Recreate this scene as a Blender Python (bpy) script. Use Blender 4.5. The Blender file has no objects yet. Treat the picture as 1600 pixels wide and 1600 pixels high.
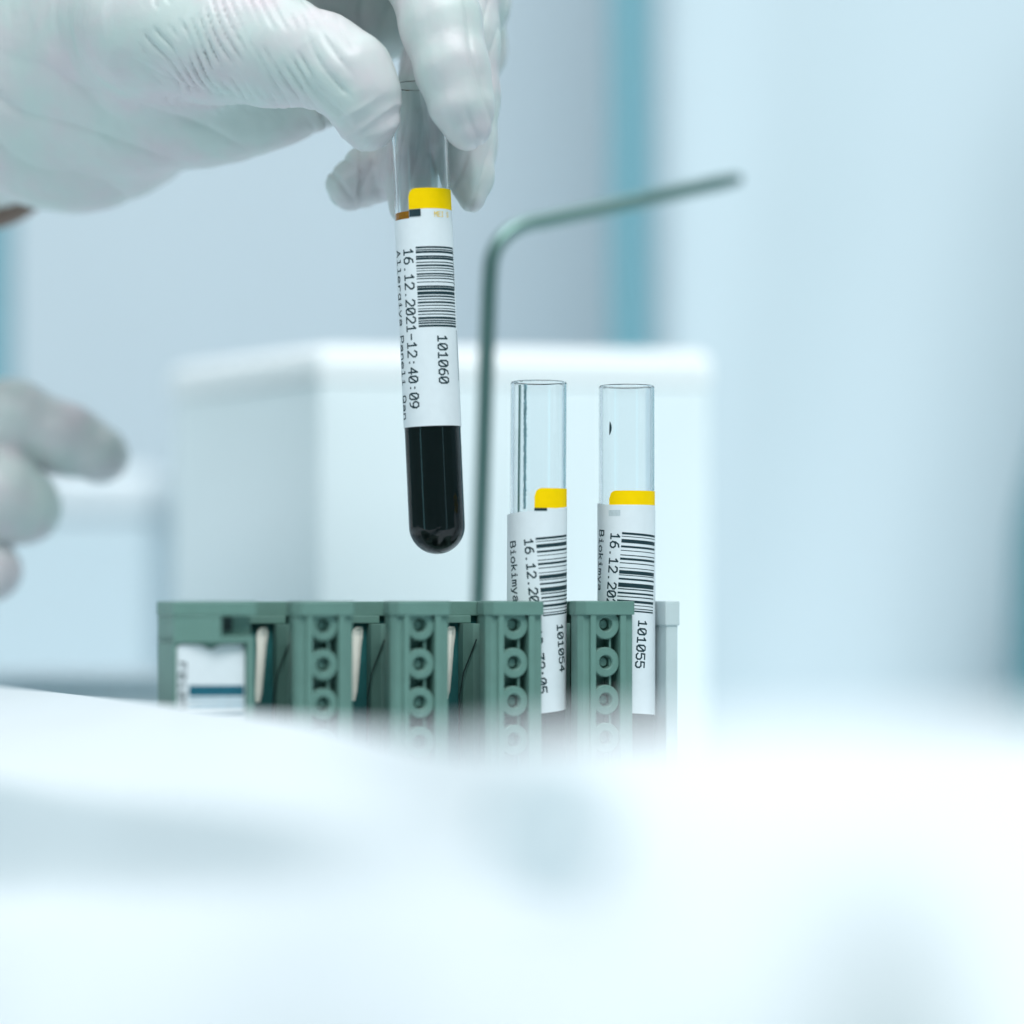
import bpy, bmesh, math, random
import numpy as np
from mathutils import Vector, Matrix, noise
random.seed(7); np.random.seed(7)
C = bpy.context.scene
COL = C.collection
MM = 0.001
# ------------------------------------------------------------------ camera
FOC = 606.0; HOR = 930.0; K = 7.33           # focus distance (mm), eye level row, pixels per mm at the focus plane
cam_d = bpy.data.cameras.new('camera'); cam = bpy.data.objects.new('camera', cam_d); COL.objects.link(cam)
cam.location = (0, -FOC*MM, 0); cam.rotation_euler = (math.radians(90), 0, 0)
cam_d.lens = 100; cam_d.sensor_width = 36; cam_d.sensor_height = 36; cam_d.sensor_fit = 'HORIZONTAL'
cam_d.shift_y = (HOR-800)/1600
cam_d.clip_start = 0.01; cam_d.clip_end = 50
cam_d.dof.use_dof = True; cam_d.dof.focus_distance = (FOC+1)*MM; cam_d.dof.aperture_fstop = 4.0
C.camera = cam
# ------------------------------------------------------------------ world and lamps
W = bpy.data.worlds.new('World'); C.world = W; W.use_nodes = True
bg = W.node_tree.nodes['Background']
bg.inputs[0].default_value = (0.28, 0.66, 0.68, 1); bg.inputs[1].default_value = 0.27
def area(name, loc, target, size, power, col):
    l = bpy.data.lights.new(name, 'AREA'); l.shape = 'RECTANGLE'; l.size, l.size_y = size; l.energy = power; l.color = col
    o = bpy.data.objects.new(name, l); COL.objects.link(o); o.location = loc
    o.rotation_euler = (Vector(target)-Vector(loc)).to_track_quat('-Z', 'Y').to_euler()
    return o
area('ceiling_lamp', (0.10, 0.05, 1.15), (0, 0.0, 0), (1.5, 0.9), 8.0, (1.0, 0.94, 0.985))
area('left_fill_lamp', (-1.1, -0.75, 0.75), (0, 0.05, 0.02), (0.5, 0.9), 5.0, (1.0, 0.95, 1.0))  # unseen fill light added at front left
area('front_lamp', (0.5, -1.9, 2.7), (0.1, 0.3, 0.0), (2.2, 1.3), 100.0, (0.95, 0.985, 1.0))
area('left_streak_lamp', (-0.95, -0.75, 0.15), (0, 0, 0.03), (0.13, 1.0), 0.60, (0.35, 0.9, 1.0))  # unseen strip added for a reflected streak down the tubes
area('right_streak_lamp', (0.75, -0.85, 0.15), (0, 0, 0.03), (0.10, 1.0), 0.30, (0.45, 0.9, 1.0))  # matching added strip for the streak on the right side
C.view_settings.view_transform = 'Standard'; C.view_settings.look = 'None'; C.view_settings.gamma = 1
C.view_settings.exposure = 0.0
C.render.engine = 'CYCLES'
C.cycles.use_denoising = True
C.cycles.max_bounces = 40; C.cycles.transmission_bounces = 40; C.cycles.glossy_bounces = 40; C.cycles.diffuse_bounces = 6
C.cycles.caustics_refractive = True; C.cycles.caustics_reflective = False
C.cycles.sample_clamp_indirect = 6

# ------------------------------------------------------------------ helpers
def P(px, py, y=0.0):
    "picture position (1600 frame) at depth y (mm behind the focus plane) -> mm"
    f = (FOC+y)/FOC/K
    return Vector(((px-800)*f, y, (HOR-py)*f))
def PS(px, py, s): return P(px, py, s-FOC)
def mat(name, col, rough=0.5, metal=0.0, spec=0.5, trans=0.0, ior=1.45, sss=0.0, sssr=(1, .6, .5), scale=0.002,
        noise_amt=0.0, noise_scale=200.0, bump=0.0, bump_scale=800.0, col2=None, coat=0.0):
    m = bpy.data.materials.new(name); m.use_nodes = True
    nt = m.node_tree; b = nt.nodes['Principled BSDF']
    b.inputs['Base Color'].default_value = (*col, 1); b.inputs['Roughness'].default_value = rough
    b.inputs['Metallic'].default_value = metal; b.inputs['Specular IOR Level'].default_value = spec
    b.inputs['Transmission Weight'].default_value = trans; b.inputs['IOR'].default_value = ior
    b.inputs['Subsurface Weight'].default_value = sss; b.inputs['Subsurface Radius'].default_value = sssr
    b.inputs['Subsurface Scale'].default_value = scale
    b.inputs['Coat Weight'].default_value = coat
    tc = nt.nodes.new('ShaderNodeTexCoord')
    if noise_amt or col2:
        n = nt.nodes.new('ShaderNodeTexNoise'); n.inputs['Scale'].default_value = noise_scale; n.inputs['Detail'].default_value = 5
        nt.links.new(tc.outputs['Object'], n.inputs['Vector'])
        mx = nt.nodes.new('ShaderNodeMix'); mx.data_type = 'RGBA'
        c2 = col2 if col2 else tuple(c*(1-noise_amt) for c in col)
        mx.inputs[6].default_value = (*col, 1); mx.inputs[7].default_value = (*c2, 1)
        r = nt.nodes.new('ShaderNodeMapRange'); r.inputs[1].default_value = .38; r.inputs[2].default_value = .66
        nt.links.new(n.outputs['Fac'], r.inputs[0]); nt.links.new(r.outputs[0], mx.inputs[0])
        nt.links.new(mx.outputs[2], b.inputs['Base Color'])
    if bump:
        n2 = nt.nodes.new('ShaderNodeTexNoise'); n2.inputs['Scale'].default_value = bump_scale; n2.inputs['Detail'].default_value = 4
        nt.links.new(tc.outputs['Object'], n2.inputs['Vector'])
        bp = nt.nodes.new('ShaderNodeBump'); bp.inputs['Strength'].default_value = bump; bp.inputs['Distance'].default_value = 0.0004
        nt.links.new(n2.outputs['Fac'], bp.inputs['Height']); nt.links.new(bp.outputs[0], b.inputs['Normal'])
    return m
M = {}
M['white'] = mat('white_plastic', (.715, .765, .795), .45, noise_amt=.03, noise_scale=30)
M['gloss'] = mat('gloss_white', (.92, .95, .96), .25, noise_amt=.02, noise_scale=12)
M['white2'] = mat('white_enamel', (.88, .95, .97), .35, noise_amt=.03, noise_scale=12)
M['wall'] = mat('wall_paint', (.525, .60, .645), .8, noise_amt=.03, noise_scale=4)
M['panel'] = mat('panel_paint', (.56, .66, .71), .6, noise_amt=.04, noise_scale=5)
M['bench'] = mat('bench_laminate', (.70, .80, .84), .5, noise_amt=.05, noise_scale=20)
M['teal'] = mat('teal_paint', (.14, .36, .43), .5, noise_amt=.05, noise_scale=20)
M['darkteal'] = mat('dark_teal_paint', (.07, .27, .31), .5, noise_amt=.05, noise_scale=20)
M['rod'] = mat('brushed_steel', (.19, .30, .28), .42, metal=1.0, bump=.15, bump_scale=300)
M['green'] = mat('grey_green_plastic', (.14, .262, .225), .42, noise_amt=.10, noise_scale=160, bump=.10, bump_scale=2500)
M['green_pale'] = mat('pale_rack_plastic', (.55, .63, .64), .45, noise_amt=.06, noise_scale=160)
M['recess_shade'] = mat('dark_recess_shade', (.015, .035, .035), .6, noise_amt=.2, noise_scale=300)  # near-black colour carrying the shade of the hole and groove
M['slot_shade'] = mat('shaded_slot_plastic', (.02, .14, .14), .5, noise_amt=.2, noise_scale=300)  # shade inside the slots put into the back wall's colour
M['clip'] = mat('spring_steel', (1.0, .95, .85), .25, metal=.15, bump=.35, bump_scale=900)
M['glass'] = mat('clear_plastic', (.97, .99, 1.0), .02, trans=1.0, ior=1.42)
M['film'] = mat('label_film_edge', (.30, .50, .56), .35, noise_amt=.25, noise_scale=900)
M['paper'] = mat('label_paper', (.76, .80, .83), .5, noise_amt=.025, noise_scale=500, bump=.05, bump_scale=3000)
M['yellow'] = mat('yellow_ink', (1.0, .64, .0), .6, spec=.08, noise_amt=.03, noise_scale=700)
M['ink'] = mat('black_ink', (.008, .035, .045), .5, noise_amt=.3, noise_scale=2500)
M['ink_grey'] = mat('faint_ink', (.55, .62, .65), .5, noise_amt=.1, noise_scale=2500)
M['ink_yellow'] = mat('yellow_print', (.90, .62, .10), .5, noise_amt=.1, noise_scale=2500)
M['blood'] = mat('dark_blood', (.0015, .0040, .005), .4, spec=.15, noise_amt=.3, noise_scale=200)
M['amber'] = mat('amber_serum', (.70, .28, .01), .15, noise_amt=.3, noise_scale=900)
M['skin'] = mat('skin', (.20, .13, .10), .55, sss=.2, sssr=(1, .4, .2), noise_amt=.15, noise_scale=150, bump=.3, bump_scale=1200)

def glove_mat():
    m = mat('white_latex', (.565, .635, .615), .41, coat=.03, sss=.28, sssr=(1.0, .75, .70), scale=0.0025,
            noise_scale=70, col2=(.63, .575, .60), bump=.22, bump_scale=420)
    return m
M['glove'] = glove_mat()

def finish(name, bm, m, parent=None, smooth=None, scale=MM):
    bmesh.ops.scale(bm, vec=(scale,)*3, verts=bm.verts)
    me = bpy.data.meshes.new(name); bm.normal_update(); bm.to_mesh(me); bm.free()
    me.materials.append(M[m] if isinstance(m, str) else m)
    if smooth is True: me.shade_smooth()
    elif smooth: me.shade_smooth(); me.set_sharp_from_angle(angle=math.radians(smooth))
    o = bpy.data.objects.new(name, me); COL.objects.link(o)
    if parent is not None: o.parent = parent
    return o
def empty(name, label, cat, loc=(0, 0, 0), rot=(0, 0, 0), group=None):
    o = bpy.data.objects.new(name, None); COL.objects.link(o); o.empty_display_size = .01
    o.location = Vector(loc)*MM; o.rotation_euler = rot
    o['label'] = label; o['category'] = cat
    if group: o['group'] = group
    return o
def box(bm, x0, x1, y0, y1, z0, z1, bev=0.0, seg=2, mx=None):
    r = bmesh.ops.create_cube(bm, size=1)
    vs = r['verts']
    for v in vs:
        v.co = Vector(((x0+x1)/2+v.co.x*(x1-x0), (y0+y1)/2+v.co.y*(y1-y0), (z0+z1)/2+v.co.z*(z1-z0)))
    if bev:
        es = list({e for v in vs for e in v.link_edges})
        r = bmesh.ops.bevel(bm, geom=es, offset=bev, segments=seg, profile=.6, affect='EDGES', clamp_overlap=True)
        vs = [v for v in bm.verts if v.is_valid and any(f in r['faces'] for f in v.link_faces)] if False else vs
    return bm
def prism(bm, pts, z0, z1, bev=0.0):
    "closed polygon pts (x,y) extruded z0..z1"
    lo = [bm.verts.new((x, y, z0)) for x, y in pts]; hi = [bm.verts.new((x, y, z1)) for x, y in pts]
    fs = [bm.faces.new(lo[::-1]), bm.faces.new(hi)]
    n = len(pts)
    for i in range(n): fs.append(bm.faces.new((lo[i], lo[(i+1) % n], hi[(i+1) % n], hi[i])))
    if bev:
        es = list({e for f in fs for e in f.edges})
        bmesh.ops.bevel(bm, geom=es, offset=bev, segments=2, profile=.6, affect='EDGES', clamp_overlap=True)
def prism_top(bm, pts, z0, z1, bev):
    lo = [bm.verts.new((x, y, z0)) for x, y in pts]; hi = [bm.verts.new((x, y, z1)) for x, y in pts]
    n = len(pts); bm.faces.new(lo[::-1]); top = bm.faces.new(hi)
    for i in range(n): bm.faces.new((lo[i], lo[(i+1) % n], hi[(i+1) % n], hi[i]))
    bmesh.ops.bevel(bm, geom=list(top.edges), offset=bev, segments=4, profile=.5, affect='EDGES', clamp_overlap=True)
def lathe(bm, prof, n=64, closed=False):
    "prof: list of (r,z); revolve about Z"
    rings = []
    for r, z in prof:
        if r < 1e-6: rings.append([bm.verts.new((0, 0, z))])
        else: rings.append([bm.verts.new((r*math.sin(2*math.pi*i/n), -r*math.cos(2*math.pi*i/n), z)) for i in range(n)])
    pairs = list(zip(rings[:-1], rings[1:]))
    if closed: pairs.append((rings[-1], rings[0]))
    for a, b in pairs:
        for i in range(n):
            j = (i+1) % n
            if len(a) == 1: bm.faces.new((a[0], b[j], b[i]))
            elif len(b) == 1: bm.faces.new((a[i], a[j], b[0]))
            else: bm.faces.new((a[i], a[j], b[j], b[i]))
    bmesh.ops.recalc_face_normals(bm, faces=bm.faces)
def tube_path(bm, pts, rad, n=20):
    pts = [Vector(p) for p in pts]; rings = []
    up = Vector((0, 1, 0))
    for i, p in enumerate(pts):
        t = (pts[min(i+1, len(pts)-1)]-pts[max(i-1, 0)]).normalized()
        a = up.cross(t).normalized(); b = t.cross(a)
        r = rad if not isinstance(rad, (list, tuple)) else rad[i]
        rings.append([bm.verts.new(p+a*r*math.cos(2*math.pi*k/n)+b*r*math.sin(2*math.pi*k/n)) for k in range(n)])
    for A, B in zip(rings[:-1], rings[1:]):
        for k in range(n): bm.faces.new((A[k], A[(k+1) % n], B[(k+1) % n], B[k]))
    bm.faces.new(rings[0][::-1]); bm.faces.new(rings[-1])
    bmesh.ops.recalc_face_normals(bm, faces=bm.faces)

# ================================================================== SETTING
def struct(name, bm, m, **k):
    o = finish(name, bm, m, **k); o['kind'] = 'structure'; return o
bm = bmesh.new(); box(bm, -1500, 1500, 700, 712, -100, 1400); struct('wall', bm, 'wall')
bm = bmesh.new(); box(bm, -1500, 1500, -330, 699, -112, -100); struct('bench', bm, 'bench')

# two teal posts far behind
def post(px0, px1, s, label, z1=620):
    a = PS(px0, HOR, s); b = PS(px1, HOR, s)
    t = empty('support_post', label, 'post', ((a.x+b.x)/2, a.y, -100), group='teal posts behind the equipment')
    w = (b.x-a.x)/2
    bm = bmesh.new(); box(bm, -w, w, 0, w*2, 4, z1, bev=1.5); finish('column', bm, 'teal', t)
    bm = bmesh.new(); box(bm, -w*1.8, w*1.8, -w*.8, w*2.8, 0, 4, bev=.8); finish('foot_plate', bm, 'teal', t)
post(958, 1011, 1030, 'blurred teal post rising behind the white box, right of the bent rod')
post(-110, 0, 1030, 'blurred teal post at the left edge above the lower gloved hand', 300)

# white instrument box behind the rack
c = PS(500, 930, 770)
t = empty('instrument_box', 'white box with rounded glossy lid standing behind the green tube rack', 'instrument', (c.x, c.y, -100), (0, 0, math.radians(9)))
H = (930-548)/K*770/FOC + 100
def rbox_pts(x0, x1, y0, y1, r, n=8):
    out = []
    for cx, cy, a0 in ((x1-r, y0+r, -90), (x1-r, y1-r, 0), (x0+r, y1-r, 90), (x0+r, y0+r, 180)):
        for i in range(n+1):
            a = math.radians(a0+90*i/n); out.append((cx+r*math.cos(a), cy+r*math.sin(a)))
    return out
bm = bmesh.new(); prism(bm, [(0, 0), (108, 0), (108, 75), (-37, 75)], 0, H-8.2, bev=1.2); finish('body', bm, 'white2', t)
bm = bmesh.new(); prism_top(bm, [(-.3, -.4), (108.3, -.4), (108.3, 75.4), (-37.4, 75.4)], H-8.0, H+1.8, 4.5); finish('lid', bm, 'gloss', t, smooth=50)

# low pale case at left far
c = PS(-260, 930, 990)
t = empty('storage_case', 'low pale white case on the bench behind the lower gloved hand', 'case', (c.x, c.y, -100))
w = PS(235, 930, 990).x-c.x; h = (930-735)/K*990/FOC+100
bm = bmesh.new(); box(bm, 0, w, 0, 140, 0, h-16, bev=3); finish('base', bm, 'panel', t)
bm = bmesh.new(); box(bm, -1, w+1, -1.5, 141, h-15.2, h, bev=4, seg=3); finish('lid', bm, 'white', t, smooth=50)

# tall pale cabinet at right
c = PS(1040, 930, 1120)
t = empty('cabinet', 'tall pale blue cabinet panel filling the right side of the background', 'cabinet', (c.x, c.y, -100))
bm = bmesh.new(); prof = []
for k in range(25):
    z = 560*k/24; prof.append((-70*(1-z/560)**2.6+14*(z/560)**2, z))
prof += [(180, 560), (180, 0)]
fw = 165
A = [bm.verts.new((0, y, z)) for y, z in prof]; B = [bm.verts.new((fw, y, z)) for y, z in prof]
bm.faces.new(A); bm.faces.new(B[::-1])
for k in range(len(prof)): bm.faces.new((A[k], B[k], B[(k+1) % len(prof)], A[(k+1) % len(prof)]))
bmesh.ops.recalc_face_normals(bm, faces=bm.faces)
finish('body', bm, 'panel', t, smooth=40)
bm = bmesh.new(); box(bm, 0, fw, 14.5, 180, 560.5, 572, bev=3, seg=3); finish('top_cover', bm, 'panel', t, smooth=50)
c = PS(1588, 930, 995)
t = empty('equipment_panel', 'dark teal blurred panel at the right edge of the picture', 'panel', (c.x, c.y, -100))
bm = bmesh.new()
pts_ = [(0, 0), (90, 0), (90, 420), (75, 420), (34, 240), (3, 125)]
A = [bm.verts.new((x, -20, z)) for x, z in pts_]; B = [bm.verts.new((x, 25, z)) for x, z in pts_]
bm.faces.new(A[::-1]); bm.faces.new(B)
for k in range(len(pts_)): bm.faces.new((A[k], A[(k+1) % 6], B[(k+1) % 6], B[k]))
bmesh.ops.bevel(bm, geom=bm.edges[:], offset=4, segments=3, affect='EDGES', clamp_overlap=True)
bmesh.ops.recalc_face_normals(bm, faces=bm.faces)
finish('door', bm, 'darkteal', t, smooth=50)
bm = bmesh.new(); box(bm, 48, 52, -30, -20.2, 60, 160, bev=1.5); finish('handle', bm, 'teal', t, smooth=50)

# shallow tray left of the rack
c = PS(-120, 1000, 740)
t = empty('shallow_tray', 'blue grey shallow tray lying left of the green tube rack', 'tray', (c.x, c.y, -100))
bm = bmesh.new(); box(bm, 0, 68, 0, 70, 0, 74, bev=3); finish('base', bm, 'bench', t)
bm = bmesh.new(); box(bm, -1, 69, -1, 71, 74.4, 79, bev=2); finish('rim', bm, 'panel', t)

# bent rod
pts = [(745, 1500, 86), (748, 935, 86), (754, 750, 86), (760, 560, 86), (764, 450, 86)]
L = [P(*p) for p in pts]
a = P(765, 425, 86); b = P(770, 352, 86); d = P(850, 345, 94)
for i in range(1, 9):
    u = i/9; L.append(a*(1-u)**2+b*2*u*(1-u)+d*u*u)
L += [d, P(950, 324, 104), P(1050, 302, 115), P(1128, 285, 126)]
L[0].z = -100
t = empty('bent_rod', 'thin grey green metal rod bent over to the right behind the rack', 'rod', L[0])
bm = bmesh.new(); tube_path(bm, [p-L[0] for p in L], 1.95); finish('rod', bm, 'rod', t, smooth=60)
bm = bmesh.new(); tube_path(bm, [P(1129, 285, 126)-L[0], P(1150, 280.5, 129)-L[0], P(1156, 279.3, 130)-L[0]], [1.72, 1.6, 1.0]); finish('end_cap', bm, 'rod', t, smooth=60)
bm = bmesh.new(); lathe(bm, [(0, 0), (9, 0), (9, 3), (3, 4), (3, 9), (0, 9)], 32); finish('foot', bm, 'rod', t, smooth=40)

# ================================================================== RACK
TH = math.radians(22); dv = Vector((math.cos(TH), math.sin(TH), 0)); bv = Vector((-math.sin(TH), math.cos(TH), 0))
PITCH = 20.6
T1 = P(838, 930, -1.9); T1.z = 0
ZT = -(937-930)/K-.35            # rack top, just under eye level
rack = empty('tube_rack', 'grey green plastic tube rack with open slots, pillars and spring clips', 'tube rack', (T1.x, T1.y, -62), (0, 0, TH))
# local frame: x = u along the rack, y = v depth (0 = tube axes), z from base; top at HZ
HZ = ZT+62
def rk(name, bm, m, par=rack, smooth=None): return finish(name, bm, m, par, smooth=smooth)
U0 = -3.5*PITCH                   # left end region
UE = PITCH*1.5
# base and back wall
bm = bmesh.new(); box(bm, U0-7, UE-.2, -10.4, 9.5, -10, 8, bev=.8); rk('base', bm, 'green')
bm = bmesh.new(); box(bm, U0-3.2, UE-.2, 8.2, 9.6, 8.2, HZ-3.0, bev=.2); rk('back_wall', bm, 'slot_shade')
for i in range(-3, 2):            # top bars over the slots, with a lower lip
    u = i*PITCH
    bm = bmesh.new(); box(bm, u-8.2, u+12.35, 7.0, 9.9, HZ-3.1, HZ, bev=.25); rk('top_bar', bm, 'green')
    bm = bmesh.new(); box(bm, u-7.4, u+8.3, 6.6, 8.1, HZ-4.6, HZ-3.0, bev=.2); rk('bar_lip', bm, 'green')
proto = None
RING = None
def ring_bm():
    bm = bmesh.new()
    prof = [(3.15, 4.0), (3.15, .25), (2.95, 0), (1.65, 0), (1.45, .2), (1.30, 2.3), (1.0, 2.3), (.85, 1.5), (0, 1.45)]
    lathe(bm, prof, 40)
    bmesh.ops.rotate(bm, verts=bm.verts, cent=(0, 0, 0), matrix=Matrix.Rotation(math.radians(-90), 3, 'X'))
    return bm
pillar_me = {}
def make_pillar(u, first=[None]):
    if first[0] is None:
        bm = bmesh.new()
        y0, y1 = -10.2, -5.0
        zb, zt = 8.05, HZ-2.8
        # flanges, ribs, channel back
        prism(bm, [(-6.3, y0+1.8), (-5.4, y0+.75), (-3.9, y0+.7), (-3.9, y1), (-6.3, y1)], zb, zt, bev=.12)
        prism(bm, [(4.1, y0+.7), (5.8, y0+.75), (6.2, y0+1.4), (6.2, y1), (4.1, y1)], zb, zt, bev=.12)
        box(bm, -4.0, -2.75, y0, y1+.002, zb+.01, zt-.01, bev=.15)
        box(bm, 2.85, 4.2, y0+.05, y1+.003, zb+.01, zt-.01, bev=.15)
        box(bm, -2.8, 2.9, y1-.9, y1+.004, zb+.02, zt-.02)
        # partition between slots
        box(bm, -1.9, 1.9, y1-.02, 8.15, zb+.03, zt-.03)
        p = rk('pillar', bm, 'green', smooth=None)
        bm = bmesh.new()
        prism(bm, [(-6.6, y0+1.9), (-5.1, y0-.15), (5.9, y0-.15), (6.35, y0+.6), (6.35, y1+.3), (2.2, y1+1.4), (2.2, 6.9), (-2.2, 6.9), (-2.2, y1+1.4), (-6.6, y1+.3)], HZ-2.85, HZ+.05, bev=.22)
        cap = rk('cap', bm, 'green', p)
        r0 = None
        for k in range(4):
            if r0 is None: r0 = rk('ring', ring_bm(), 'green', p, smooth=35); r = r0
            else: r = r0.copy(); COL.objects.link(r); r.parent = p
            r.location = Vector((-.15, y0+.85, HZ-4.85-k*7.95))*MM
        # webs between the rings
        bm = bmesh.new(); box(bm, .9, 1.3, y0+1.6, y1-.8, zb+.1, zt-.1); rk('web', bm, 'green', p)
        p.location = Vector((u, 0, 0))*MM
        first[0] = p; return p
    q = first[0].copy(); COL.objects.link(q); q.location = Vector((u, 0, 0))*MM
    for ch in first[0].children:
        c2 = ch.copy(); COL.objects.link(c2); c2.parent = q
    return q
for i in (-3, -2, -1, 0): make_pillar((i+.5)*PITCH*1.012+1.75)
# slot interior wedges (lighter leaf at the right of each slot)
for i in (-3, -2, -1, 0, 1):
    u = i*PITCH
    bm = bmesh.new()
    prism(bm, [(u+5.9, 8.1), (u+5.9, 5.2), (u+7.2, 2.6), (u+8.65, 2.0), (u+8.65, 8.1)], 8.1, HZ-4.7, bev=.1); rk('slot_guide', bm, 'green')
    if i < 0:
        bm = bmesh.new(); tube_path(bm, [(u+4.9, 4.8, 20), (u+5.0, 4.8, HZ-20), (u+5.6, 4.0, HZ-15), (u+7.6, 1.6, HZ-8)], .16, 8); rk('groove_line', bm, 'recess_shade', smooth=60)  # thin dark bar drawn for the shaded line of a groove edge
# spring clips
def clip(u):
    bm = bmesh.new()
    prof = [(-.55, 0, .55), (-.55, 1.9, .8), (-.4, 6, .9), (0.0, 11.2, 1.05), (.15, 13.5, 1.25), (-.15, 14.7, 1.05), (-.9, 15.3, .55)]
    L, R = [], []
    for dy, z, w in prof:
        dx = .085*z
        L.append(((dx-w, dy*1.0-.3, z), (dx-w, dy+.2, z))); R.append(((dx+w, dy, z), (dx+w, dy+.5, z)))
    rows = []
    for (l, l2), (r, r2) in zip(L, R):
        mid = ((l[0]*.45+r[0]*.55), min(l[1], r[1])-.45, l[2])
        rows.append([bm.verts.new(c) for c in (l, mid, r, r2, l2)])
    for a, b in zip(rows[:-1], rows[1:]):
        for k in range(5): bm.faces.new((a[k], a[(k+1) % 5], b[(k+1) % 5], b[k]))
    bm.faces.new(rows[0]); bm.faces.new(rows[-1][::-1])
    bmesh.ops.recalc_face_normals(bm, faces=bm.faces)
    o = rk('spring_clip', bm, 'clip'); o.location = Vector((u, 2.5, HZ-20.6))*MM
    return o
c0 = clip(-3*PITCH+.8)
for i in (-2, -1):
    o = c0.copy(); COL.objects.link(o); o.location = Vector((i*PITCH+.8, 2.5, HZ-20.6))*MM
# left end block with its sticker
U0 += 3.0; bl0, bl1 = U0-9.6, U0+3.5-.2
bm = bmesh.new()
y0 = -10.2
zs = HZ-8.2
fr = U0-5.4
# top frame with window
prism(bm, [(fr-6.2, y0+5.2), (fr+2.4, y0-.1), (U0+4.1, y0-.1), (U0+4.1, 7.8), (fr-6.2, 7.8)], HZ-2.85, HZ+.04, bev=.22)
blk = rk('end_block', bm, 'green')
bm = bmesh.new()
prism(bm, [(fr-6.0, y0+5.4), (fr+1.3, y0+.35), (fr+2.4, y0+.2), (fr+2.4, 7.7), (fr-6.0, 7.7)], zs, HZ-2.9, bev=.1)
rk('cheek', bm, 'green', blk)
bm = bmesh.new(); prism(bm, [(fr+2.3, y0+3.0), (U0+3.6, y0+2.4), (U0+3.6, 7.6), (fr+2.3, 7.6)], zs+.9, HZ-2.95); rk('recess', bm, 'green', blk)
bm = bmesh.new(); box(bm, fr+2.45, fr+5.2, y0+2.3, y0+3.2, HZ-5.9, HZ-3.2); rk('slot_hole_shade', bm, 'recess_shade', blk)  # solid dark block; the shade inside the hole is its colour
bm = bmesh.new()
prism(bm, [(fr-6.0, y0+5.4), (fr+1.8, y0+.3), (U0+3.8, y0+.2), (U0+3.8, 7.65), (fr-6.0, 7.65)], zs-.1, zs+1.3, bev=.12); rk('ledge', bm, 'green', blk)
bm = bmesh.new(); prism(bm, [(fr-6.05, y0+5.5), (fr-5.5, y0+5.2), (fr-5.4, 7.65), (fr-6.05, 7.65)], 8, zs-.15, bev=.1); rk('edge_strip', bm, 'green', blk)
bm = bmesh.new(); box(bm, U0+2.3, U0+3.8, y0+.2, 7.6, 8, zs-.15, bev=.15); rk('edge_strip', bm, 'green', blk)
bm = bmesh.new(); prism(bm, [(fr-4.9, y0+6.6), (fr-2.0, y0+4.2), (fr+2.6, y0+2.6), (U0+2.4, y0+2.5), (U0+2.4, 7.5), (fr-4.9, 7.5)], 8, zs-.2); rk('core', bm, 'green', blk)
# right end wall (pale)
bm = bmesh.new(); prism(bm, [(UE-3.4, -6.2), (UE-.6, -6.2), (UE-.6, 9.4), (UE-3.4, 9.4)], 8, HZ+.04, bev=.4); rk('end_wall', bm, 'green_pale')
bm = bmesh.new(); box(bm, UE-3.7, UE-.3, -6.5, 9.6, HZ-5.2, HZ+.1, bev=.3); rk('end_cap', bm, 'green_pale')

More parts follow.
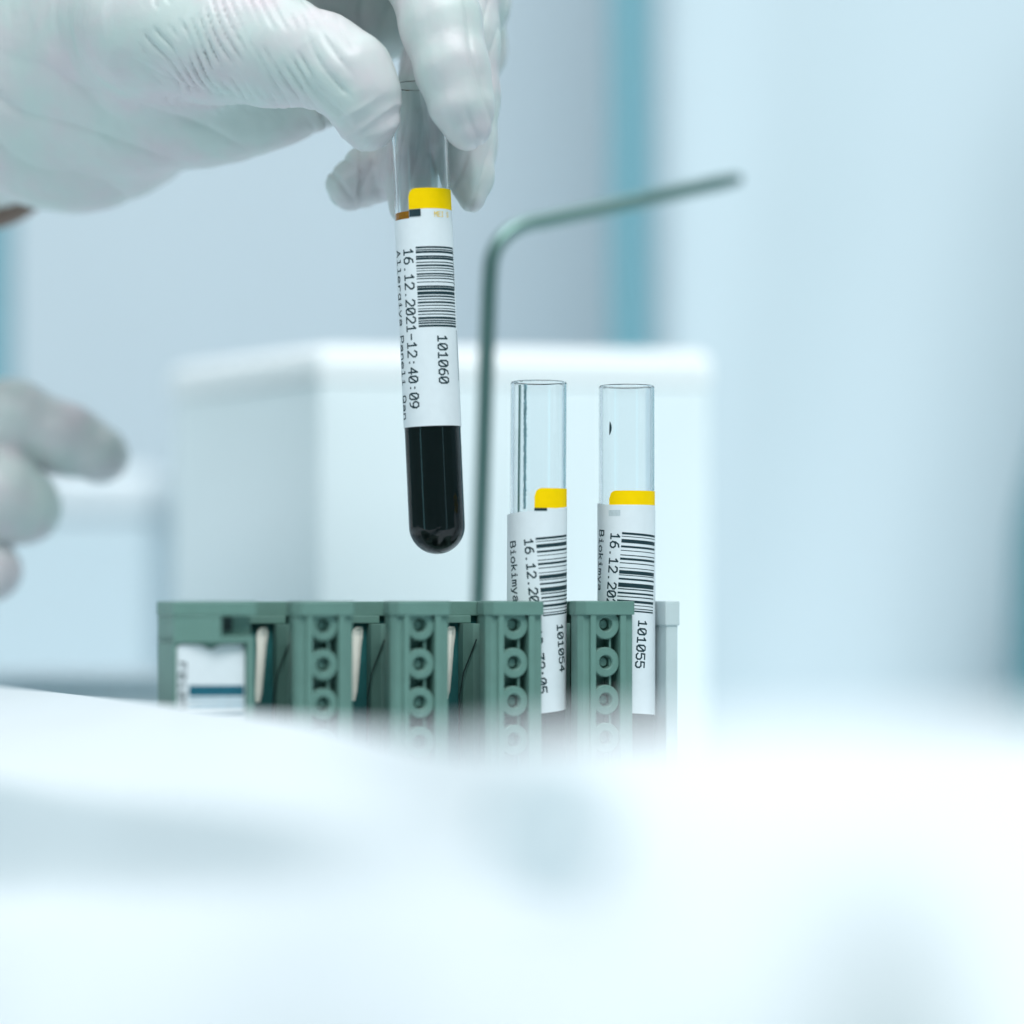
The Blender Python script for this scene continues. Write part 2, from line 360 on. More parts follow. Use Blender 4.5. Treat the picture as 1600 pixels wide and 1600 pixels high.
# ================================================================== lettering
FONT = {  # strokes on a 4 x 6 grid
 '0': [[(1,0),(3,0),(4,1.2),(4,4.8),(3,6),(1,6),(0,4.8),(0,1.2),(1,0)],[(.6,1.2),(3.4,4.8)]],
 '1': [[(.6,4.7),(2.1,6),(2.1,0)],[(.5,0),(3.7,0)]],
 '2': [[(0,4.8),(.9,6),(3,6),(4,5),(4,3.9),(0,0),(4,0)]],
 '3': [[(0,6),(4,6),(1.8,3.6),(3.2,3.6),(4,2.6),(4,1),(3,0),(1,0),(0,1)]],
 '4': [[(3,0),(3,6),(0,2),(4.2,2)]],
 '5': [[(3.8,6),(.3,6),(.1,3.4),(2.8,3.6),(4,2.6),(4,1),(3,0),(1,0),(0,.9)]],
 '6': [[(3.4,6),(1.6,5.6),(.2,3.6),(0,1.4),(1,0),(3,0),(4,1.2),(4,2.4),(3,3.5),(1,3.5),(.1,2.2)]],
 '7': [[(0,6),(4,6),(1.6,0)]],
 '8': [[(1,3.2),(0,4.4),(.9,6),(3.1,6),(4,4.4),(3,3.2),(1,3.2),(0,1.5),(1,0),(3,0),(4,1.5),(3,3.2)]],
 '9': [[(.6,0),(2.4,.4),(3.8,2.4),(4,4.6),(3,6),(1,6),(0,4.8),(0,3.6),(1,2.5),(3,2.5),(3.9,3.8)]],
 '.': [[(1.7,.1),(2.3,.1)]], '-': [[(.3,3),(3.7,3)]], ':': [[(1.7,1),(2.3,1)],[(1.7,4),(2.3,4)]], ' ': [],
 'A': [[(0,0),(2,6),(4,0)],[(.7,2),(3.3,2)]], 'B': [[(0,0),(0,6),(2.8,6),(3.7,5),(3.4,3.5),(2.6,3.2),(0,3.2)],[(2.6,3.2),(4,2.2),(4,1),(3,0),(0,0)]],
 'P': [[(0,0),(0,6),(3,6),(4,5),(4,3.8),(3,2.8),(0,2.8)]], 'Q': [[(1,0),(3,0),(4,1.2),(4,4.8),(3,6),(1,6),(0,4.8),(0,1.2),(1,0)],[(2.2,1.8),(4.1,-.6)]],
 'M': [[(0,0),(0,6),(2,3),(4,6),(4,0)]], 'E': [[(4,6),(0,6),(0,0),(4,0)],[(0,3.1),(3,3.1)]], 'I': [[(.8,0),(3.2,0)],[(2,0),(2,6)],[(.8,6),(3.2,6)]],
 'S': [[(4,5),(3,6),(1,6),(0,5),(.4,3.6),(3.6,2.6),(4,1.2),(3,0),(1,0),(0,1)]], 'F': [[(0,0),(0,6),(4,6)],[(0,3.2),(3,3.2)]],
 'l': [[(.9,6),(2.1,6),(2.1,0)],[(.6,0),(3.6,0)]], 'i': [[(.9,4),(2.1,4),(2.1,0)],[(.6,0),(3.6,0)],[(1.9,5.6),(2.3,5.6)]],
 'e': [[(.1,2.2),(4,2.2),(3.7,3.6),(2.6,4.2),(1.2,4.2),(0,3),(0,1.2),(1.1,0),(3.6,.2)]],
 'r': [[(.6,4.2),(.6,0)],[(.6,2.6),(2,4.1),(3.8,3.9)]], 'a': [[(.4,3.8),(1.4,4.2),(3,4.2),(3.7,3.4),(3.7,0)],[(3.7,2.4),(1.4,2.5),(.2,1.6),(.4,.3),(1.6,0),(3.7,.8)]],
 'g': [[(3.7,3.2),(2.6,4.2),(1.2,4.2),(.1,3),(.2,1.2),(1.3,.3),(3.7,1.2)],[(3.7,4.2),(3.7,-1),(2.6,-1.9),(.7,-1.7)]],
 'y': [[(0,4.2),(2,0)],[(4,4.2),(1.6,-1.6),(.4,-1.8)]], 'n': [[(.3,4.2),(.3,0)],[(.3,2.8),(1.7,4.2),(3,4.1),(3.7,3),(3.7,0)]],
 'o': [[(1.1,0),(2.9,0),(4,1.3),(4,3),(2.9,4.2),(1.1,4.2),(0,3),(0,1.3),(1.1,0)]], 'k': [[(.4,6),(.4,0)],[(3.6,4.2),(.5,1.8)],[(1.7,2.6),(3.9,0)]],
 'm': [[(0,4.2),(0,0)],[(0,3.4),(1,4.2),(1.9,3.6),(1.9,0)],[(1.9,3.4),(3,4.2),(4,3.5),(4,0)]],
}
def text_strokes(s, pitch, height):
    "list of polylines in (along, up)"
    out = []; kx = pitch*.70/4; ky = height/6
    for i, ch in enumerate(s):
        for st in FONT.get(ch, []): out.append([(i*pitch+x*kx, y*ky) for x, y in st])
    return out
def ribbon(bm, poly, w, f, step=.35):
    for (x0, y0), (x1, y1) in zip(poly[:-1], poly[1:]):
        dx, dy = x1-x0, y1-y0; l = math.hypot(dx, dy)
        if l < 1e-6: continue
        nx, ny = -dy/l*w/2, dx/l*w/2; ex, ey = dx/l*w*.42, dy/l*w*.42
        n = max(1, int(l/step)+1); prev = None
        for k in range(n+1):
            u = k/n; cx, cy = x0-ex+(dx+2*ex)*u, y0-ey+(dy+2*ey)*u
            a = bm.verts.new(f(cx+nx, cy+ny)); b = bm.verts.new(f(cx-nx, cy-ny))
            if prev: bm.faces.new((prev[0], a, b, prev[1]))
            prev = (a, b)
BARS = [(0,12),(20,4),(50,20),(87,11),(113,4),(143,5),(168,12),(195,5),(227,4),(255,20),(275,4),(300,10),(340,24),(366,6),(392,10),(416,6),(446,14),(470,4),(492,5),(508,8)]
def wrap(r, bulge=0.0):
    def f(a, t, off=0.0):
        ph = a/6.1; rr = r+off+bulge*max(0, -ph)**2*.3
        return (rr*math.sin(ph), -rr*math.cos(ph), t)
    return f
def patch(bm, a0, a1, f_bot, f_top, r, thick=.06, corner=0, bulge=0.0, n=40):
    "paper sheet round a cylinder between arc positions a0..a1 (mm)"
    fo = wrap(r+thick, bulge); fi = wrap(r, bulge)
    cols = []
    for k in range(n+1):
        a = a0+(a1-a0)*k/n; tb, tt = f_bot(a), f_top(a)
        if corner and a < a0+corner:
            q = (a0+corner-a)/corner; tt -= corner*(1-math.sqrt(max(0, 1-q*q)))
        cols.append([bm.verts.new(fo(a, tb)), bm.verts.new(fo(a, tt)), bm.verts.new(fi(a, tt)), bm.verts.new(fi(a, tb))])
    for A, B in zip(cols[:-1], cols[1:]):
        for k in range(4): bm.faces.new((A[k], A[(k+1) % 4], B[(k+1) % 4], B[k]))
    bm.faces.new(cols[0]); bm.faces.new(cols[-1][::-1])
    bmesh.ops.recalc_face_normals(bm, faces=bm.faces)

TL = 100.0
def make_tube(name, label, loc, rot, liquid_top, serum, lab, group):
    t = empty(name, label, 'test tube', loc, rot, group)
    bm = bmesh.new()
    ro, ri = 6.0, 5.4
    prof = []
    for k in range(13):
        a = math.radians(-90+90*k/12); prof.append((ro*math.cos(a) if k else 0, ro+ro*math.sin(a)))
    prof += [(ro, 20), (ro, 40), (ro, 60), (ro, 80), (ro, TL-.35), (ro-.25, TL), (ri+.2, TL), (ri, TL-.25), (ri, 80), (ri, 60), (ri, 40), (ri, 20)]
    for k in range(12, -1, -1):
        a = math.radians(-90+90*k/12); prof.append((ri*math.cos(a) if k else 0, ro+ri*math.sin(a)))
    lathe(bm, prof, 96); finish('tube_wall', bm, 'glass', t, smooth=28)
    bm = bmesh.new(); rl = 5.44; prof = []
    for k in range(13):
        a = math.radians(-90+90*k/12); prof.append((rl*math.cos(a) if k else 0, ro+rl*math.sin(a)))
    prof += [(rl, liquid_top), (0, liquid_top)]
    lathe(bm, prof, 64); finish('blood', bm, 'blood', t, smooth=50)
    if serum:
        bm = bmesh.new(); lathe(bm, [(0, liquid_top+.01), (rl, liquid_top+.01), (rl, liquid_top+serum), (4.2, liquid_top+serum-.3), (0, liquid_top+serum-.4)], 64)
        finish('serum', bm, 'amber', t, smooth=50)
    # label
    dl = lab['slant']; td = math.tan(dl)
    top, bot = lab['top'], lab['bot']; top0 = lab['ytop']
    ya0 = lab['ya']*6.1
    yl = t
    bm = bmesh.new(); patch(bm, ya0, 11.5, lambda a: lab['ybot'], lambda a: top0, 6.03, .05, corner=1.7)
    o = finish('colour_band', bm, 'yellow', t, smooth=60)
    bm = bmesh.new(); patch(bm, ya0, 11.5, lambda a: top-1.5, lambda a: lab['ybot']-.02, 6.03, .05)
    finish('inner_label', bm, 'paper', t, smooth=60)
    bm = bmesh.new(); patch(bm, lab.get('a0', -11.5), lab.get('a1', 11.5), lambda a: bot+td*a, lambda a: top+td*a, 6.10, .07, bulge=lab.get('bulge', 0))
    pl = finish('paper_label', bm, 'paper', t, smooth=60)
    f = wrap(6.19, lab.get('bulge', 0))
    if lab.get('mark'):
        m0, m1, mz0, mz1, mm = lab['mark']
        bm = bmesh.new(); patch(bm, m0*6.1, m1*6.1, lambda a: mz0, lambda a: mz1, 6.20, .02, n=8); finish('black_mark', bm, mm, pl)
    # print: (a, t) frame turned by the slant
    cs, sn = math.cos(dl), math.sin(dl)
    def place(along, up, a_base, t_base):
        a = a_base+up*cs+along*sn; tt = t_base-along*cs+up*sn
        return f(a, tt)
    for key, name2 in (('date', 'date_print'), ('test', 'test_name_print'), ('num', 'number_print')):
        s, ph, tb, pitch, h, w = lab[key]
        bm = bmesh.new()
        for poly in text_strokes(s, pitch, h): ribbon(bm, poly, w, lambda x, y: place(x, y, ph*6.1-h/2, tb))
        bmesh.ops.recalc_face_normals(bm, faces=bm.faces); finish(name2, bm, 'ink', pl)
    ph0, ph1, tb, length = lab['bars']
    bm = bmesh.new(); kk = length/512
    for c_, w_ in lab.get('barlist', BARS):
        x = c_*kk; w_ = w_*kk*lab.get('bw', 1.2)
        n = 22; prev = None; w0 = (ph1-ph0)*6.1
        for i in range(n+1):
            up = w0*i/n
            v0 = bm.verts.new(place(x-w_/2, up, ph0*6.1, tb)); v1 = bm.verts.new(place(x+w_/2, up, ph0*6.1, tb))
            if prev: bm.faces.new((prev[0], v0, v1, prev[1]))
            prev = (v0, v1)
    finish('barcode', bm, 'ink', pl)
    return t, pl, place

# --- tube 1 and tube 2, standing in the rack
def ptube(px, py_top, y): q = P(px, py_top, y); return (q.x, q.y, q.z-TL)
y1 = -1.9; y2 = y1+PITCH*math.sin(TH)
f1 = (FOC+y1)/FOC/K; f2 = (FOC+y2)/FOC/K
def zt(py, f, py_top): return TL-(py-py_top)*f     # height on the tube of a picture row
lab1 = dict(slant=.10, top=zt(798, f1, 597), bot=zt(1113, f1, 597), ytop=zt(764, f1, 597), ybot=zt(795, f1, 597), ya=-.14, bulge=.5,
            mark=(-.14, .30, zt(799.5, f1, 597), zt(795, f1, 597), 'ink'),
            date=('16.12.2021-12:32:05', -.34, zt(844, f1, 597), 12.75*f1, 1.75, .34),
            test=('Biokimya', -1.02, zt(848, f1, 597), 12.0*f1, 1.75, .31),
            num=('101054', .87, zt(976, f1, 597), 12.7*f1, 1.8, .34),
            bars=(-.09, 1.33, zt(843, f1, 597), 120*f1))
tb1, pl1, _ = make_tube('test_tube', 'clear test tube in the rack with black line under its yellow band', ptube(838, 597, y1), (0, math.radians(.3), 0), 55, 0, lab1, 'labelled test tubes')
lab2 = dict(slant=-.075, top=zt(792, f2, 603), bot=zt(1112, f2, 603), ytop=zt(768, f2, 603), ybot=zt(790, f2, 603), ya=-.70, bulge=.15,
            mark=(-.70, -.26, zt(807, f2, 603), zt(798, f2, 603), 'ink_grey'),
            date=('16.12.2021-12:32:41', -.44, zt(834, f2, 603), 12.75*f2, 1.95, .34),
            test=('Biokimya', -1.08, zt(829, f2, 603), 12.0*f2, 1.75, .31),
            num=('101055', .56, zt(969, f2, 603), 12.7*f2, 2.0, .34),
            bars=(-.20, 1.30, zt(834, f2, 603), 120*f2))
tb2, pl2, _ = make_tube('test_tube', 'clear test tube in the rack nearest its right end, with small dark speck', ptube(979, 603, y2), (0, math.radians(.0), 0), 55, 0, lab2, 'labelled test tubes')
# film edge seen inside tube 1, speck on tube 2, perforated edge of label 2
bm = bmesh.new()
for i in range(58):
    z0 = lab1['top']+.2+i*.46; x = -2.8+random.uniform(-.05, .05)
    w = .32+random.uniform(-.08, .08)
    box(bm, x-w, x+w, -4.75, -4.70, z0, z0+.46) if z0 < 99 else None
o = finish('film_edge', bm, 'film', tb1)
bm = bmesh.new(); pts = []
for u in range(9):
    a = -1.55+.9*math.sin(u/8*1.5); z = zt(661, f2, 603)-u*2.6*f2
    pts.append((a+1.05-(1-u/8)*-.1, z))
cs_ = [(-4.1+.10*math.sin(u/8*2.6)*3-.035*u, z) for u, (a, z) in enumerate(pts)]
f = wrap(6.03); rows = []
for u, (a, z) in enumerate(cs_):
    w = .05+.22*math.sin(u/8*math.pi)**.8
    rows.append([bm.verts.new(f(a-w*1.2, z)), bm.verts.new(f(a, z, .12)), bm.verts.new(f(a+w*1.2, z))])
for A, B in zip(rows[:-1], rows[1:]):
    for k in range(2): bm.faces.new((A[k], A[k+1], B[k+1], B[k]))
bmesh.ops.recalc_face_normals(bm, faces=bm.faces)
finish('speck', bm, 'ink', tb2, smooth=True)

# --- held tube
bot = P(684.7, 866, 0); topp = P(652.3, 128, 0)
ax = (topp-bot).normalized()
tilt = math.atan2(ax.x, ax.z)
fh = 1/K
def zh(py): return (866-py)*fh/math.cos(tilt)
HB = [(0,14),(16,8),(30,16),(58,12),(72,16),(96,8),(116,14),(134,8),(150,6),(170,12),(184,8),(200,8),(222,6),(250,12),(266,20),(292,24),(314,12),(332,8),(352,14),(372,8),(392,6),(408,12),(428,8),(452,18),(470,10),(484,12),(502,16)]
lab3 = dict(bw=.85, slant=-.005, top=zh(346), bot=zh(668), ytop=zh(300), ybot=zh(332), ya=-.49,
            mark=(-.47, -.06, zh(343.5), zh(332.5), 'ink'),
            date=('16.12.2021-12:40:09', -.59, zh(393), 13.15*fh, 2.25, .34),
            test=('Allergiya Paneli Qan', -1.14, zh(393), 13.3*fh, 1.7, .31),
            num=('101060', .52, zh(529), 12.9*fh, 2.1, .34),
            bars=(-.29, 1.29, zh(392), 124*fh), barlist=HB)
tb3, pl3, place3 = make_tube('test_tube', 'raised test tube of dark blood held by the gloved fingers above the rack', bot, (0, tilt, 0), lab3['top']-1.2, 2.9, lab3, 'labelled test tubes')
bm = bmesh.new()
for i, ch in enumerate(text_strokes('MEI S', 6.0*fh, 1.0)):
    ribbon(bm, [( x, y) for x, y in ch], .14, lambda x, y: wrap(6.20)(.42*6.1+x*1.0, zh(344.5)+y))
finish('yellow_print', bm, 'ink_yellow', pl3)
bm = bmesh.new()   # second line of print vanishing round the right edge
for i in range(24):
    z = zh(392+i*2.6+(i % 3)); ribbon(bm, [(1.26*6.1, z), (1.36*6.1, z-.35)], .12, lambda x, y: wrap(6.19)(x, y))
    if i < 18: z = zh(520+i*4.4); ribbon(bm, [(1.27*6.1, z), (1.4*6.1, z-.3)], .12, lambda x, y: wrap(6.19)(x, y))
finish('edge_print', bm, 'ink', pl3)

# sticker on the rack's end block, following its bend
Q0 = Vector((fr-5.35, y0+5.75, 0)); Q1 = Vector((fr+1.2, y0+2.0, 0)); Q2 = Vector((U0+2.2, y0+1.75, 0))
nrm_ = Vector((-.35, -.93, 0))
def Sx(u, z, off=0.0):
    p = Q0*(1-u)**2+Q1*2*u*(1-u)+Q2*u*u
    tg = (Q1-Q0)*(1-u)+(Q2-Q1)*u; tg.normalize(); n = Vector((tg.y, -tg.x, 0))
    if n.y > 0: n = -n
    q = p+n*(.12+off); q.z = z; return q
zl0, zl1 = zs-18, zs-.35
bm = bmesh.new(); cols = []
for k in range(25):
    u = k/24; zt_ = zl1-1.0*math.exp(-((u-.48)/.10)**2)-(.6*(1-math.sqrt(max(0, 1-((.06-min(u, .06))/.06)**2))))-(.9*(1-math.sqrt(max(0, 1-((max(u, .93)-.93)/.07)**2))))
    cols.append([bm.verts.new(Sx(u, zl0)), bm.verts.new(Sx(u, zt_)), bm.verts.new(Sx(u, zt_, -.1)), bm.verts.new(Sx(u, zl0, -.1))])
for A, B in zip(cols[:-1], cols[1:]):
    for k in range(4): bm.faces.new((A[k], A[(k+1) % 4], B[(k+1) % 4], B[k]))
bm.faces.new(cols[0]); bm.faces.new(cols[-1][::-1]); bmesh.ops.recalc_face_normals(bm, faces=bm.faces)
finish('sticker', bm, 'paper', blk, smooth=50)
def sband(name, u0, u1, z0, z1, m):
    bm = bmesh.new(); prev = None
    for k in range(15):
        u = u0+(u1-u0)*k/14; a = bm.verts.new(Sx(u, z0, .03)); b = bm.verts.new(Sx(u, z1, .03))
        if prev: bm.faces.new((prev[0], a, b, prev[1]))
        prev = (a, b)
    return finish(name, bm, m, blk)
M['print_teal'] = mat('teal_print', (.012, .13, .19), .5, noise_amt=.2, noise_scale=900)
M['print_pale'] = mat('pale_print', (.33, .50, .60), .5, noise_amt=.2, noise_scale=900)
zq = lambda py: zl1-(py-999)*.1265
sband('printed_bar', .17, .985, zq(1081), zq(1064), 'print_teal')
sband('printed_bar', .17, .985, zq(1088), zq(1084.5), 'print_pale')
sband('printed_bar', .17, .985, zq(1098), zq(1093), 'print_pale')
sband('printed_bar', .17, .985, zq(1110), zq(1103), 'print_teal')
bm = bmesh.new()
for poly in text_strokes('F0105', 1.95, 1.25): ribbon(bm, poly, .26, lambda x, y: Sx(.035+y/13.5, zq(1028)-x, .035))
bmesh.ops.recalc_face_normals(bm, faces=bm.faces); finish('sticker_print', bm, 'ink', blk)

# ================================================================== FOREGROUND HOUSING
COLS = [-260, -100, 0, 120, 250, 380, 500, 620, 720, 800, 880, 960, 1060, 1250, 1420, 1560, 1760, 1950]
def tab(xs, ys): return np.interp(COLS, xs, ys)
R0p = tab([-260, 0, 250, 500, 620, 720, 800, 1000, 1250, 1950], [1058, 1076, 1104, 1128, 1152, 1158, 1150, 1134, 1126, 1120])
R0s = tab([-260, 0, 250, 500, 620, 720, 800, 1000, 1250, 1950], [780, 664, 556, 478, 415, 375, 352, 336, 332, 330])
top_s = R0s-5; top_p = R0p-7
rows = []
rows.append((R0p+190, R0s+2))                    # skirt behind the rim
rows.append((R0p+22, R0s+2.5))
rows.append((R0p, R0s))
rows.append((top_p, top_s-1))
rows.append((top_p+tab([-260, 0, 600, 1000, 1950], [12, 14, 18, 26, 26]), top_s-tab([-260, 0, 400, 600, 1950], [40, 34, 20, 14, 12])))
r2p = tab([-260, 0, 180, 400, 620, 800, 1000, 1250, 1420, 1560, 1950], [1185, 1212, 1246, 1262, 1300, 1262, 1290, 1290, 1300, 1320, 1320])
r2s = tab([-260, 0, 180, 400, 620, 800, 1000, 1250, 1950], [540, 470, 440, 396, 350, 318, 298, 294, 294])
rows.append((r2p-12, r2s+6)); rows.append((r2p, r2s))
r3p = tab([-260, 0, 250, 480, 620, 800, 880, 1000, 1250, 1400, 1480, 1950], [1400, 1410, 1410, 1400, 1380, 1380, 1380, 1350, 1345, 1350, 1350, 1360])
r3s = r2s-tab([-260, 0, 400, 560, 800, 880, 1000, 1250, 1420, 1950], [6, 6, 7, 18, 14, 8, 22, 24, 10, 4])
rows.append(((r2p+r3p)/2, (r2s+r3s)/2+1)); rows.append((r3p, r3s))
mm_ = tab([-260, 1180, 1420, 1950], [1, 1, .22, .22])
rows.append((r3p+14+20*(1-mm_), r3s-22*mm_))
rows.append((np.maximum(r3p+70, 1500), r3s-60*mm_))
rows.append((np.full(len(COLS), 1640.), r3s-105*mm_))
rows.append((np.full(len(COLS), 1900.), r3s-150*mm_))
rows.append((np.full(len(COLS), 2600.), r3s-158*mm_))
bm = bmesh.new(); G = []
for pr, sr in rows: G.append([bm.verts.new(PS(px, p, s)) for px, p, s in zip(COLS, pr, sr)])
for A, B in zip(G[:-1], G[1:]):
    for k in range(len(COLS)-1): bm.faces.new((A[k], B[k], B[k+1], A[k+1]))
bmesh.ops.recalc_face_normals(bm, faces=bm.faces)
housing = finish('analyser_housing', bm, 'white', smooth=True)
housing['label'] = 'blurred white moulded machine housing across the foreground below the rack'; housing['category'] = 'machine housing'
sd = housing.modifiers.new('subsurf', 'SUBSURF'); sd.levels = 3; sd.render_levels = 3
sl = housing.modifiers.new('solid', 'SOLIDIFY'); sl.thickness = .002; sl.offset = -1

M['shade_spot'] = mat('shade_spot_teal', (.10, .30, .36), .5, noise_amt=.1, noise_scale=100)  # added dark block, its colour stands for a shaded spot on the housing
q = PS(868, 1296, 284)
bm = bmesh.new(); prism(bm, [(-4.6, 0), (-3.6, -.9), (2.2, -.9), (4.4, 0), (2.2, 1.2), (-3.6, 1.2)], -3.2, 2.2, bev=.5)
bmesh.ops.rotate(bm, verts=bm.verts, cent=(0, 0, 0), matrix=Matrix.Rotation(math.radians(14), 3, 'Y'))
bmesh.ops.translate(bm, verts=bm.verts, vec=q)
finish('shade_spot', bm, 'shade_spot', housing, smooth=40)

# ================================================================== HANDS
def surface_nets(F, org, h):
    nx, ny, nz = F.shape; S = F < 0
    corners = [(i, j, k) for i in (0, 1) for j in (0, 1) for k in (0, 1)]
    sub = lambda A, c: A[c[0]:nx-1+c[0], c[1]:ny-1+c[1], c[2]:nz-1+c[2]]
    cnt = sum(sub(S, c).astype(np.int8) for c in corners)
    act = (cnt > 0) & (cnt < 8)
    ids = np.argwhere(act); n = len(ids); idx = -np.ones(act.shape, np.int64); idx[tuple(ids.T)] = np.arange(n)
    val = {c: F[ids[:, 0]+c[0], ids[:, 1]+c[1], ids[:, 2]+c[2]] for c in corners}
    acc = np.zeros((n, 3)); w = np.zeros(n)
    for a in corners:
        for ax_ in range(3):
            if a[ax_]: continue
            b = list(a); b[ax_] = 1; b = tuple(b)
            fa, fb = val[a], val[b]; m = (fa < 0) != (fb < 0)
            t = np.where(m, fa/np.where(m, fa-fb, 1), 0)
            p = np.tile(np.array(a, float), (n, 1)); p[:, ax_] += t
            acc[m] += p[m]; w[m] += 1
    V = (ids+acc/w[:, None])*h+org
    Q = []
    for ax_ in range(3):
        sl0 = [slice(None)]*3; sl1 = [slice(None)]*3; sl0[ax_] = slice(0, -1); sl1[ax_] = slice(1, None)
        A, B = S[tuple(sl0)], S[tuple(sl1)]
        e = np.argwhere(A != B)
        o1, o2 = [i for i in range(3) if i != ax_]
        ok = (e[:, o1] > 0) & (e[:, o2] > 0) & (e[:, o1] < F.shape[o1]-1) & (e[:, o2] < F.shape[o2]-1)
        e = e[ok]; ins = A[tuple(e.T)]
        def g(d1, d2):
            q = e.copy(); q[:, o1] += d1; q[:, o2] += d2; return idx[tuple(q.T)]
        q = np.stack([g(-1, -1), g(0, -1), g(0, 0), g(-1, 0)], 1)
        flip = ins if ax_ != 1 else ~ins
        q[~flip] = q[~flip][:, ::-1]
        Q.append(q)
    return V, np.concatenate(Q)
def smin(a, b, k):
    h_ = np.clip(.5+.5*(b-a)/k, 0, 1); return b*(1-h_)+a*h_-k*h_*(1-h_)
def sdf_mesh(groups, h, order_k):
    allp = [(np.array(p), r) for g in groups for ch in g['chains'] for p, r in ch]
    lo = np.min([p-r for p, r in allp], 0)-3; hi = np.max([p+r for p, r in allp], 0)+3
    n = np.ceil((hi-lo)/h).astype(int)+1
    ax_ = [lo[i]+h*np.arange(n[i]) for i in range(3)]
    F = np.full(n, 9.0, np.float32)
    for g, kk in zip(groups, order_k):
        Fg = np.full(n, 9.0, np.float32); sq = g.get('sq', 1.0)
        for ch in g['chains']:
            for (p0, r0), (p1, r1) in zip(ch[:-1], ch[1:]):
                p0 = np.array(p0, float); p1 = np.array(p1, float); m = max(r0, r1)*max(1, sq)+10
                a = np.maximum(np.floor((np.minimum(p0, p1)-m-lo)/h).astype(int), 0); b = np.minimum(np.ceil((np.maximum(p0, p1)+m-lo)/h).astype(int)+1, n)
                if (b <= a).any(): continue
                X = ax_[0][a[0]:b[0]][:, None, None]; Y = ax_[1][a[1]:b[1]][None, :, None]; Z = ax_[2][a[2]:b[2]][None, None, :]
                d = p1-p0; d2 = d.copy(); d2[1] /= sq
                L2 = (d2**2).sum()
                t = np.clip(((X-p0[0])*d2[0]+(Y-p0[1])/sq*d2[1]+(Z-p0[2])*d2[2])/L2, 0, 1)
                D = np.sqrt((X-p0[0]-t*d[0])**2+((Y-p0[1]-t*d[1])/sq)**2+(Z-p0[2]-t*d[2])**2)-(r0+(r1-r0)*t)
                D = (D*min(1, sq)).astype(np.float32)
                s_ = tuple(slice(a[i], b[i]) for i in range(3))
                Fg[s_] = smin(Fg[s_], D, g.get('k', 3.0))
        F = smin(F, Fg, kk)
    return surface_nets(F, lo, h)
def mesh_from(name, V, Q, m, parent, disp=None):
    me = bpy.data.meshes.new(name)
    me.from_pydata((V*MM).tolist(), [], Q.tolist()); me.validate(); me.update()
    bm = bmesh.new(); bm.from_mesh(me); bmesh.ops.recalc_face_normals(bm, faces=bm.faces)
    for _ in range(3): bmesh.ops.smooth_vert(bm, verts=bm.verts, factor=.5, use_axis_x=True, use_axis_y=True, use_axis_z=True)
    bm.normal_update()
    if disp is not None:
        co = np.array([v.co[:] for v in bm.verts])/MM; no = np.array([v.normal[:] for v in bm.verts])
        dd = disp(co, no)
        for v, d_ in zip(bm.verts, dd): v.co += v.normal*float(d_)*MM
        bm.normal_update()
    bm.to_mesh(me); bm.free(); me.shade_smooth(); me.materials.append(M[m])
    o = bpy.data.objects.new(name, me); COL.objects.link(o); o.parent = parent
    if parent is not None: o.matrix_parent_inverse = Matrix.Translation(-parent.location)
    return o
def J(px, py, y, r): # joint from a picture position; r in picture pixels
    return (tuple(P(px, py, y)), r*(FOC+y)/FOC/K)
def nz(co, sc, seed=0):
    sc = np.array(sc, float)
    return np.array([noise.noise(Vector((c[0]*sc[0]+seed, c[1]*sc[1], c[2]*sc[2]))) for c in co])
def sstep(a, b, x): t = np.clip((x-a)/(b-a), 0, 1); return t*t*(3-2*t)
def pix(co):
    f = (FOC+co[:, 1])/FOC/K; return co[:, 0]/f+800, HOR-co[:, 2]/f

thumb = [[J(574, 187, -6, 49), J(566, 150, -7, 57), J(545, 118, -6.5, 66), J(500, 95, -4, 72), J(430, 78, 0, 84), J(340, 62, 5, 98), J(240, 40, 12, 120)]]
index = [[J(730, 196, -8, 38), J(722, 165, -8.5, 47), J(707, 105, -8, 55), J(690, 40, -5, 62), J(668, -40, 2, 66), J(560, -150, 14, 74), J(420, -190, 30, 90)]]
mid = [[J(738, 310, 9, 22), J(735, 275, 11, 36), J(728, 225, 13, 47), J(722, 160, 14, 55), J(718, 60, 15, 62), J(715, -60, 20, 66), J(600, -170, 34, 80)]]
ring_ = [[J(645, 318, 14, 38), J(640, 270, 17, 47), J(650, 200, 20, 56), J(690, 100, 26, 58), J(735, 0, 26, 60), J(730, -90, 28, 64), J(600, -180, 40, 80)]]
little = [[J(546, 292, 22, 38), J(580, 272, 22, 43), J(625, 240, 25, 47), J(690, 170, 32, 50), J(735, 80, 36, 52), J(740, -40, 38, 58), J(600, -150, 46, 76)]]
palm = [[J(230, 30, 24, 150), J(90, 60, 52, 205), J(-80, 60, 78, 225), J(-260, 30, 100, 215)],
        [J(500, 128, 24, 62), J(400, 110, 27, 104), J(270, 90, 36, 150), J(120, 110, 56, 190), J(-60, 95, 80, 215)],
        [J(640, -40, 42, 88), J(420, -70, 40, 120), J(200, -60, 40, 150), J(0, -40, 62, 180)],
        [J(600, 10, 44, 70), J(480, 20, 42, 90), J(360, 40, 38, 110)]]
hand = empty('gloved_hand', 'hand in a white latex glove coming from upper left, pinching the raised blood tube', 'gloved hand', P(200, 60, 30))
groups = [dict(chains=palm, sq=.62, k=9.0), dict(chains=thumb, k=3.0), dict(chains=little, k=3.0), dict(chains=ring_, k=3.0), dict(chains=mid, k=3.0), dict(chains=index, k=3.0)]
V, Q = sdf_mesh(groups, .5, (1.0, 7.0, 1.4, 1.4, 1.4, 1.6))
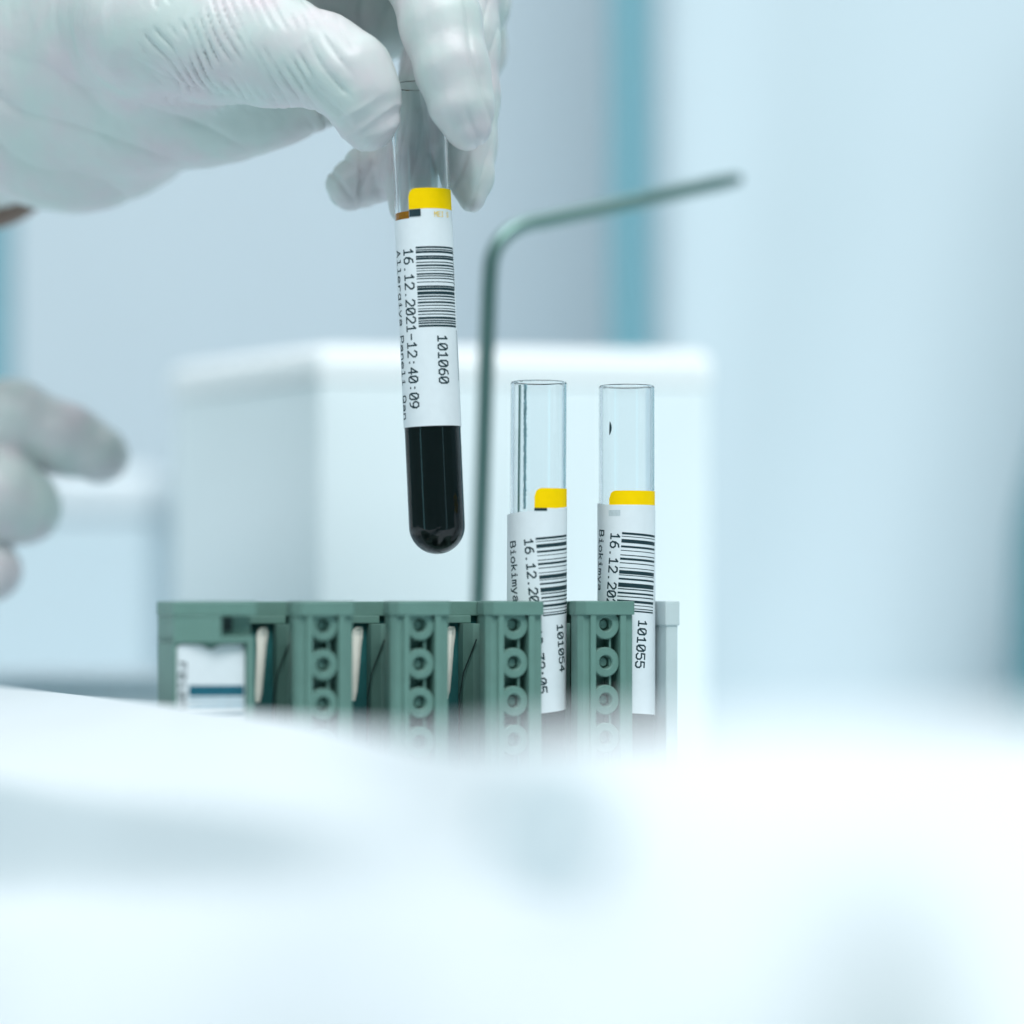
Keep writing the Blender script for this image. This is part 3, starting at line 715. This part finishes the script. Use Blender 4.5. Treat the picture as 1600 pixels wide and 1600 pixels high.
def wr(co, no):
    px, py = pix(co); y = co[:, 1]
    front = sstep(.25, -.35, no[:, 1])
    d = np.zeros(len(co))
    n1 = nz(co, (.11, .11, .05)); n2 = nz(co, (.05, .05, .05), 9); n3 = nz(co, (.35, .35, .12), 20); n4 = nz(co, (.16, .16, .16), 40)
    # folds round the base of the thumb
    pyc = np.clip(py, -60, 260)
    u = px-70*np.clip((pyc+20)/150, 0, 2)**1.7+9*n1+7*n2
    lam = 17.0
    s_ = np.abs(np.sin(np.pi*u/lam+1.2*n2))
    env = sstep(205, 250, px)*sstep(560, 440, px)*sstep(-.3, .25, n4+.3)*sstep(205, 120, py-.0*px)*(y < 24)
    d -= .66*(1-s_)**2.6*env*np.clip(.55+1.9*n4+1.2*n1, .05, 1.5)
    # finer folds at the thumb joint
    u2 = px*.9-.55*py+14*n1; s2 = np.abs(np.sin(np.pi*u2/27))
    env2 = sstep(470, 500, px)*sstep(560, 530, px)*sstep(40, 70, py)
    d -= .65*(1-s2)**2.5*env2
    # loose latex at the thumb tip
    q = (px-520)*.42+(py-150)*.9
    s3 = np.abs(np.sin(np.pi*q/30+1.7*n2+.9*n1)); env3 = sstep(505, 530, px)*sstep(640, 615, px)*sstep(135, 160, py)*sstep(-12, -6, -y+(-12))
    env3 = sstep(515, 540, px)*sstep(135, 165, py)*(y < 4)*sstep(640, 630, px)*sstep(245, 235, py)
    d += env3*(.85*(1-s3)**1.6-.25)*.36+env3*.35*n4
    # rolled edge at the side of the thumb tip
    rr = np.abs((px-520)*.50+(py-238)*.87-8*np.sin((px-540)/40)); env4 = sstep(548, 575, px)*(y < 2)*(px < 632)*(py > 175)
    d += .34*np.exp(-(rr/6.5)**2)*env4
    # index: long soft folds, dimple
    env5 = (px > 640)*(y < 2)*(py < 250)
    s5 = np.abs(np.sin(np.pi*((px-.18*py)-760)/31+2*n1)); d -= env5*.42*(1-s5)**2*sstep(712, 740, px)
    d += env5*.5*n4*sstep(100, 160, py)
    # back fingers: slack creases
    env6 = (y > 3)*(px > 560)
    d += env6*(.75*nz(co, (.22, .22, .07), 60)-.35*(1-np.abs(np.sin(np.pi*(px+.3*py)/38+2*n1)))**2)
    # palm: broad creases running down to the right
    env7 = sstep(430, 300, px)*sstep(70, 150, py)
    u7 = py-.42*px+30*n2; s7 = np.abs(np.sin(np.pi*u7/74)); d -= env7*.7*(1-s7)**2.2
    d += .9*n2*sstep(520, 380, px)+.16*n3+.03*nz(co, (.8, .8, .5), 77)
    return d
mesh_from('glove', V, Q, 'glove', hand, wr)
fore = [[J(-30, 228, 84, 132), J(-160, 190, 96, 140), J(-330, 150, 112, 155), J(-520, 110, 130, 165)]]
V, Q = sdf_mesh([dict(chains=fore, sq=.8)], 1.2, (1.0,))
mesh_from('forearm', V, Q, 'skin', hand)

# second hand, lower left, further back
Y2 = 92
i2 = [[J(156, 710, Y2, 46), J(100, 686, Y2, 54), J(20, 660, Y2, 64), J(-90, 665, Y2+4, 66), J(-200, 720, Y2+6, 76)]]
m2 = [[J(36, 792, Y2-6, 60), J(-5, 775, Y2-8, 70), J(-90, 745, Y2, 66), J(-200, 750, Y2+6, 76)]]
r2 = [[J(-16, 892, Y2-8, 50), J(-60, 880, Y2-8, 52), J(-130, 840, Y2, 62), J(-210, 800, Y2+6, 70)]]
l2 = [[J(-70, 960, Y2-4, 40), J(-120, 930, Y2, 48), J(-190, 860, Y2+8, 60)]]
t2 = [[J(-60, 830, Y2+34, 50), J(-140, 790, Y2+34, 60), J(-230, 760, Y2+26, 74)]]
p2 = [[J(-200, 730, Y2+12, 110), J(-300, 760, Y2+16, 140), J(-420, 790, Y2+24, 130), J(-560, 820, Y2+34, 120)]]
hand2 = empty('gloved_hand', 'second hand in a pale glove at the left edge, forefinger pointing right', 'gloved hand', P(-250, 760, Y2+14))
V, Q = sdf_mesh([dict(chains=p2, sq=.7, k=6), dict(chains=l2), dict(chains=t2), dict(chains=r2), dict(chains=m2), dict(chains=i2)], .8, (1, 3, 3, 1.4, 1.4, 1.4))
def wr2(co, no):
    px, py = pix(co); n1 = nz(co, (.12, .12, .12)); n2 = nz(co, (.3, .3, .1), 7)
    return .35*n1+.22*n2
mesh_from('glove', V, Q, 'glove', hand2, wr2)
